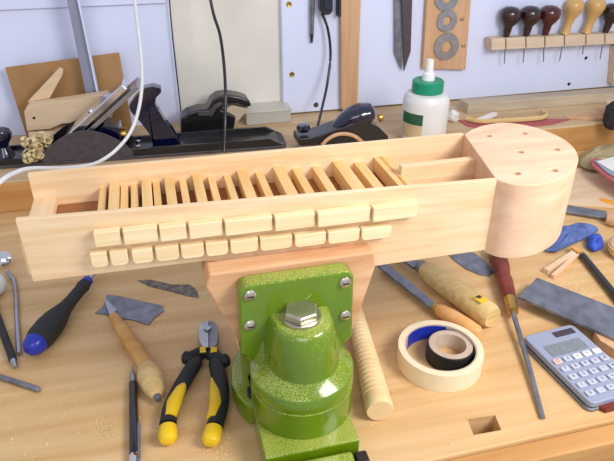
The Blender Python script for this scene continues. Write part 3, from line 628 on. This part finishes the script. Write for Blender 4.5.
# glue bottle
t = thing('glue_bottle', 'white glue bottle with green cap and green and beige label', 'bottle', (.446, .945, 0))
t.location = (.452, 1.0, RZ); 
BY = 1.0; s_ = BY/.94
def bz(py): return W(425, py, BY-.02).z-RZ
R_ = (W(445, 118, BY).x-W(403, 118, BY).x)/2; t.location.x = W(424.5, 118, BY).x
zs = bz(101); zc0 = bz(95); zc1 = bz(83.5); zn = bz(62)
obj('body', lathe(BM(), [(0, 0), (R_*.95, 0), (R_, .004), (R_, zs-.006), (R_*.97, zs+.0), (R_*.86, zs+.008), (R_*.66, zc0-.001), (R_*.6, zc0), (0, zc0)], n=48), 'bottle', t)
obj('cap', lathe(BM(), [(0, zc0+.0004), (R_*.67, zc0+.0004), (R_*.67, zc1-.002), (R_*.62, zc1), (0, zc1)], n=40), 'capg', t)
obj('nozzle', lathe(BM(), [(0, zc1+.0002), (.0115, zc1+.0002), (.0105, zc1+.012), (.0075, zc1+.014), (.0065, zn-.002), (0, zn)], n=24), 'white', t)
def wrap(z0, z1, a0, a1, m, name, ro):
    o_ = arc(0, 0, R_+ro, a0, a1, 20); i_ = arc(0, 0, R_+.0001, a1, a0, 20); obj(name, slab(BM(), o_+i_, z0, z1), m, t)
wrap(.012, bz(123), -PI*1.0, -PI*.66, 'labelb', 'beige_label', .0005); wrap(bz(122.5), bz(112), -PI*1.0, -PI*.66, 'labelg', 'green_label', .0005)
wrap(.012, bz(122), -PI*.12, PI*.2, 'labelg', 'label_edge', .0005)
# clear plastic parts box
a = P(256, 128, RZ); t, q = shelf('parts_box', 'clear plastic box of small parts behind the long plane', 'box', 274, 133)
obj('body', box(BM(), (-.045, .05, .0005), (.045, .115, .024)), 'clear', t, bev=.002)
obj('lid', box(BM(), (-.047, .048, .0245), (.047, .117, .028)), 'clear', t, bev=.001)
for i in range(3): obj('compartment_wall', box(BM(), (-.03+i*.022, .052, .001), (-.029+i*.022, .113, .022)), 'white', t)
one('dark_clip', box(BM(), P(302, 120, RZ)+Vector((-.012, .06, .001)), P(302, 120, RZ)+Vector((.012, .075, .018))), 'blacks', 'small dark clip under the lower left corner of the white board', 'clip', bev=.002)
# pine bench jig at left: two layers and a diagonal strut
Yj = 1.112
def jig(nm, pts, d0, d1, m, par, bev=.001):
    v = [W(*p, Yj)-par.location for p in pts]; return obj(nm, upr(BM(), [(p.x, p.z) for p in v], Yj+d0-par.location.y, Yj+d1-par.location.y), m, par, bev=bev)
t = thing('wooden_jig', 'pale pine jig with a diagonal strut standing behind the long plane', 'jig', (W(65, 150, Yj).x, Yj+.02, RZ))
jig('upper_rail', [(24, 112), (27, 131), (50, 129), (62, 124), (112, 119), (114, 99), (109, 94), (28, 106)], 0, .025, 'pine', t)
jig('lower_rail', [(28, 132.5), (31, 165), (72, 160), (84, 140), (80, 128), (64, 127.5), (52, 132)], .002, .025, 'pine', t)
jig('strut', [(25, 107), (58, 72), (62, 74), (61, 79), (48, 103)], .0255, .0335, 'pine', t)
q_ = W(34, 118, Yj)-t.location; obj('screw', lathe(BM(), [(0, 0), (.0025, 0), (.002, .001), (0, .0012)], along(q_, q_+Vector((0, -1, 0))), 12), 'blacks', t)
# hardboard sheet, metal rail leaning on the wall
Yh = 1.175
pts = [(5, 68), (119, 53), (133, 130), (30, 150)]
v = [W(*p, Yh) for p in pts]; one('hardboard_sheet', upr(BM(), [(p.x, max(p.z, RZ+.0005)) for p in v], Yh, Yh+.006), 'ply', 'brown hardboard sheet leaning on the wall at the left', 'sheet', bev=.0006)
t = thing('metal_rail', 'grey aluminium rail leaning on the wall in front of the brown sheet', 'rail', (W(92, 96, 1.16).x, 1.16, RZ))
def rail(x0, x1, x2, x3, y0, y1, m, nm):
    v = [W(x0, -30, 1.165), W(x1, -30, 1.165), W(x3, 120, 1.165), W(x2, 120, 1.165)]
    obj(nm, upr(BM(), [(p.x-t.location.x, max(p.z-RZ, .001)) for p in v], y0, y1), m, t, bev=.0008)
rail(62, 72.5, 92, 103.5, -.012, -.003, 'rail', 'web'); rail(72.5, 74, 103.5, 105.3, -.02, .003, 'panel', 'flange')
# right-hand shelf things
BT = [P(467, 114, RZ), P(640, 100, RZ), P(640, 100, RZ)+Vector((0, .032, 0)), P(465, 114, RZ)+Vector((0, .032, 0))]
one('batten', loft(BM(), BT,
    [v+Vector((0, 0, .022)) for v in BT]), 'greywood', 'long grey wooden batten lying along the foot of the white board', 'batten', bev=.0015)
one('red_paper', slab(BM(), [P(*p, RZ) for p in [(458, 121), (520, 119), (570, 120), (552, 125), (500, 131), (468, 127)]], RZ+.0003, RZ+.0018), 'red', 'red paper sheet lying under the batten on the raised shelf', 'paper')
one('eraser', slab(BM(), [P(*p, RZ) for p in [(476, 122.5), (492, 116), (497, 117), (482, 124.5)]], RZ+.002, RZ+.009), 'paper', 'white eraser lying on the red paper', 'eraser', bev=.001)
t_ = smooth_path([P(*p, RZ+.008) for p in [(466, 118), (480, 120.5), (510, 119.5), (540, 117), (545, 113.5), (540, 110.5)]], 6)
t_ = [v+Vector((0, -.004, 0)) for v in t_]
one('bent_strip', tube(BM(), t_, .0035, 8, 1.3), 'ash', 'bent pale wooden strip in front of the batten', 'wood strip')
crumple('paper_scrap', [(446, 124), (447, 115), (452, 112), (457, 117), (458, 126), (451, 127)], .001, 'paper', 'crumpled white paper scrap right of the glue bottle', 'paper scrap', 11, 3)
sc = bpy.data.objects['paper_scrap']; 
c_ = P(452, 122, RZ); bm = BM(); random.seed(8); bmesh.ops.create_icosphere(bm, subdivisions=2, radius=.013)
for v_ in bm.verts: v_.co *= random.uniform(.7, 1.15)
mn = min(v_.co.z for v_ in bm.verts)
for v_ in bm.verts: v_.co += c_-Vector((0, 0, mn-.0003))
bpy.data.objects.remove(sc); one('paper_scrap', bm, 'paper', 'crumpled white paper scrap right of the glue bottle', 'paper scrap', sm=False)
v = [P(*p, RZ) for p in [(565, 119), (614, 110), (640, 112), (600, 121)]]
one('wood_offcut', slab(BM(), v, RZ+.0003, RZ+.006), 'brownwood', 'thin brown wood offcut on the raised shelf at far right', 'wood offcut', bev=.0006)
c_ = P(614, 128, RZ)
one('round_brush', lathe(BM(), [(0, 0), (.018, .001), (.024, .012), (.024, .04), (.016, .05), (0, .052)], Matrix.Translation((c_.x, c_.y, RZ))), 'brush', 'dark bristle brush at the right edge on the raised shelf', 'brush')
c_ = P(613, 108, RZ+.02); one('pine_knob', lathe(BM(), [(0, 0), (.016, 0), (.02, .012), (.016, .026), (0, .03)], Matrix.Translation((c_.x, c_.y, RZ+.0065))), 'pine', 'rounded pale wood block on the brown offcut at far right', 'wood block')
# ================================================================== things on the wall board
PY = 1.183
def wob(par_loc): return lambda px, py, Y=PY: W(px, py, Y)-Vector(par_loc)
def board(name, label, cat, px, py, group=None):
    l = W(px, py, PY-.001); t = thing(name, label, cat, l, 0, group); return t, (lambda x, y: W(x, y, PY-.001)-l)
# washer board
t, q = board('washer_board', 'brown wooden board with steel washers and letter marks hanging right of centre', 'board', 445, 68)
def ub_(nm, pts, y0, y1, m, par, bev=.001): return obj(nm, upr(BM(), [(p.x, p.z) for p in pts], y0, y1), m, par, bev=bev)
ub_('backing', [q(420.5, 67), q(463, 68.5), q(470, -25), q(426, -25)], -.012, 0, 'brownwood', t)
for x, y, ro, ri in [(443.5, 45, .0275, .0115), (444, 19.5, .0215, .009), (444, -4, .026, .011), (446, -28, .02, .008)]:
    p = q(x, y); s_ = .0004; obj('washer', lathe(BM(), [(ri, 0), (ro, 0), (ro, .003), (ri, .003), (ri, 0)], along(p+Vector((0, -.0122, 0)), p+Vector((0, -1, 0))), 32), 'steel', t)
for x, y, ch in [(459, 18.5, 'N'), (460.5, 45, 'H')]:
    p = q(x, y); text('letter', ch, .011, 'ink', t, p+Vector((0, -.0125, 0)), (PI/2, 0, 0))
# dividers / shears tip
t, q = board('hand_shears', 'closed rusty steel shears hanging point down on the white board', 'shears', 402, 40)
ub_('blade', [q(393.5, -20), q(393.5, 52), q(400.5, 70), q(400.3, 40), q(397.5, -20)], -.007, -.003, 'steeld', t)
ub_('blade', [q(398.5, -20), q(401, 40), q(401.8, 70), q(408.5, 50), q(410.5, -20)], -.0125, -.0075, 'cast', t)
# wooden strip
t, q = board('wooden_strip', 'long brown wooden ruler strip hanging on the white board', 'strip', 348, 60)
ub_('strip', [q(339.5, 105), q(342, 109.5), q(352, 111), q(355.5, 107), q(359.5, -25), q(339, -25)], -.013, 0, 'brownwood', t)
one('black_hook', box(BM(), W(335.5, 15, PY)+Vector((0, -.018, 0)), W(338.6, -6, PY)+Vector((0, -.0005, 0))), 'blacks', 'narrow black holder left of the brown hanging strip', 'holder', bev=.001)
# hanging screwdriver shaft and black plug
t, q = board('hanging_punch', 'thin grey steel spike hanging left of the black switch', 'spike', 311, 20)
a_ = q(312, -20)+Vector((0, -.006, 0)); b_ = q(311, 33)+Vector((0, -.006, 0)); c_ = q(311, 42)+Vector((0, -.006, 0))
obj('shaft', turned(a_, b_, [(0, .0048), (.6, .0045), (1, .0036)], 12), 'steeld', t); obj('tip', turned(b_, c_, [(0, .0036), (1, .002)], 12), 'blacks', t)
t, q = board('cable_switch', 'black inline switch with blue front and dark cord hanging down to the shelf', 'switch', 323, 8)
ub_('body', [q(317, -20), q(330, -20), q(330, 9), q(327, 13), q(321, 13), q(317.5, 9)], -.022, -.002, 'black', t, .003)
ub_('blue_front', [q(320, -20), q(328, -20), q(328, 7), q(321, 7)], -.0245, -.0222, 'tote', t, .001)
pts = [W(322, 13, 1.17), W(328, 30, 1.165), W(330.5, 55, 1.16), W(327, 85, 1.14), W(322, 108, 1.1), W(318, 125, 1.06), W(313, 142, 1.025)]
obj('cord', tube(BM(), [v-t.location for v in smooth_path(pts, 6)], .0027, 8), 'black', t)
# board screw holes
for x, y in [(289, 4.5), (292, 74.5), (316, 105)]:
    p = W(x, y, PY-.0003)-wb.location; obj('screw', lathe(BM(), [(0, 0), (.0055, 0), (.0045, .0012), (.002, .0006), (0, .0006)], along(p, p+Vector((0, -1, 0))), 16), 'cast' if y > 100 else 'brass', wb)
for x, y in [(569, 84), (586, 58), (565, 93)]:
    p = W(x, y, PY-.0003)-wb.location; obj('screw', lathe(BM(), [(0, 0), (.004, 0), (.003, .001), (0, .001)], along(p, p+Vector((0, -1, 0))), 12), 'blacks', wb)
# graver rack and gravers
Yr = 1.150
t = thing('graver_rack', 'pale slotted wooden rack on the white board holding the round handled gravers', 'rack', W(550, 45, Yr))
slots = [506, 526, 545, 564.5, 586, 605]
edges = [491]+slots+[640]
def rk(x): return 39-(x-486)*.043, 50.5-(x-486)*.052
for i, (l, r_) in enumerate(zip(edges, edges[1:])):
    pts = [W(l+.6, rk(l)[1], Yr), W(r_-.6, rk(r_)[1], Yr), W(r_-.6, rk(r_)[0], Yr), W(l+.6, rk(l)[0], Yr)]
    ub_('rack_block', [p-t.location for p in pts], 0, .024, 'rackwood', t, .0008)
pts = [W(492, 49, Yr), W(640, 41, Yr), W(640, 34, Yr), W(492, 41, Yr)]
ub_('rack_back', [p-t.location for p in pts], .0245, .032, 'rackwood', t, .0008)
mush = [(0, 0), (.0065, 0), (.009, .012), (.010, .022), (.0175, .030), (.0225, .038), (.0235, .048), (.021, .057), (.013, .063), (0, .065)]
slim = [(0, 0), (.012, 0), (.0105, .008), (.009, .02), (.011, .032), (.018, .044), (.021, .054), (.0195, .064), (.012, .071), (0, .073)]
labs = ['leftmost dark mushroom handled graver in the wall rack', 'second dark handled graver from the left, blackest of the rack', 'reddish dark handled graver left of the pale ones', 'pale boxwood handled graver beside the reddish dark one', 'pale boxwood handled graver, the right one of the pale pair', 'dark handled graver at the right end of the rack']
for i, (x, lab) in enumerate(zip(slots, labs)):
    pale = i in (3, 4); yb = rk(x)[0]-.5
    base = W(x, yb-1, Yr+.012)
    g = thing('graver', lab, 'graver', base, 0, 'gravers in the wall rack')
    o = obj('handle', lathe(BM(), [(r_*.92, z*(1.02 if pale else .93)) for r_, z in (slim if pale else mush)], Matrix.Rotation((.18 if i > 2 else .05)*(1), 4, 'Y'), 28), 'box2' if pale else ('dark' if i != 2 else 'dark2'), g)
    e_ = W(x+(-3 if i % 2 else -1.5)-(i > 2)*2, yb+26-(i == 4)*6, Yr+.012)-base
    obj('blade', tube(BM(), [Vector((0, 0, -.0005)), Vector((0, 0, -.012)), e_], [.0016, .0014, .001], 8), 'steeld', g)
# framed piece at the right edge
t, q = board('wooden_frame', 'pale wooden frame with dark panel at the right edge of the board', 'frame', 612, 65)
ub_('frame_side', [q(607, 82), q(611, 82), q(613, 45), q(610, 45)], -.02, 0, 'pine', t); ub_('dark_panel', [q(611.5, 82), q(650, 80), q(650, 42), q(613.5, 45)], -.012, 0, 'cast', t)
# ================================================================== cables
def cable(name, pts, r_, m, label):
    one(name, tube(BM(), smooth_path(pts, 8), r_, 10), m, label, 'cable')
cable('white_cable', [W(132, -25, 1.05), W(137, 20, 1.0), W(141, 55, .97), W(142, 85, .94), W(138, 112, .92), W(130, 133, .90), W(117, 149, .88), W(104, 159, .86), W(90, 165, .82), W(65, 168, .76), W(32, 168.5, .68), W(15, 173, .64), W(0, 182, .61), W(-22, 205, .59), Vector((-.27, .54, .10)), Vector((-.33, .5, .02)), Vector((-.4, .46, .0031)), Vector((-.55, .4, .0031))], .0026, 'cable', 'white cable hanging down over the long plane and the left end of the keybox')
cable('black_cable', [W(206, -25, 1.12), W(213, 12, 1.10), W(220, 35, 1.08), W(224, 65, 1.05), W(225.5, 95, 1.02), W(225, 125, 1.0), W(224, 152, .975)], .0027, 'black', 'black cable hanging down in front of the wall and the dark plane')
cable('thin_wire', [W(168, -25, 1.19), W(171, 20, 1.19), W(175, 60, 1.19), W(181, 113, 1.19)], .0011, 'blacks', 'thin dark wire hanging straight against the wall')
# small chips of sawdust scattered on the bench
random.seed(2); bm = BM()
for i in range(700):
    px, py = random.choice([(random.gauss(75, 45), random.gauss(415, 22)), (random.gauss(228, 20), random.gauss(442, 14)), (random.gauss(228, 20), random.gauss(442, 14)), (random.uniform(0, 600), random.uniform(290, 450)), (random.gauss(105, 8), random.gauss(430, 6))])
    p = P(px, py); 
    if p.y < FY+.01 or (.03 < p.x < .17 and p.y < .56) or px > 500: continue
    r_ = random.uniform(.0004, .0013); a0 = random.uniform(0, 6)
    slab(bm, [(p.x+r_*math.cos(a0), p.y+r_*math.sin(a0)), (p.x+r_*.5*math.cos(a0+2), p.y+r_*.5*math.sin(a0+2)), (p.x+r_*math.cos(a0+4), p.y+r_*math.sin(a0+4))], .0001, .0008)
o = one('sawdust', bm, 'shaving', 'pale sawdust specks scattered over the front of the bench', 'sawdust', sm=False); o['kind'] = 'stuff'
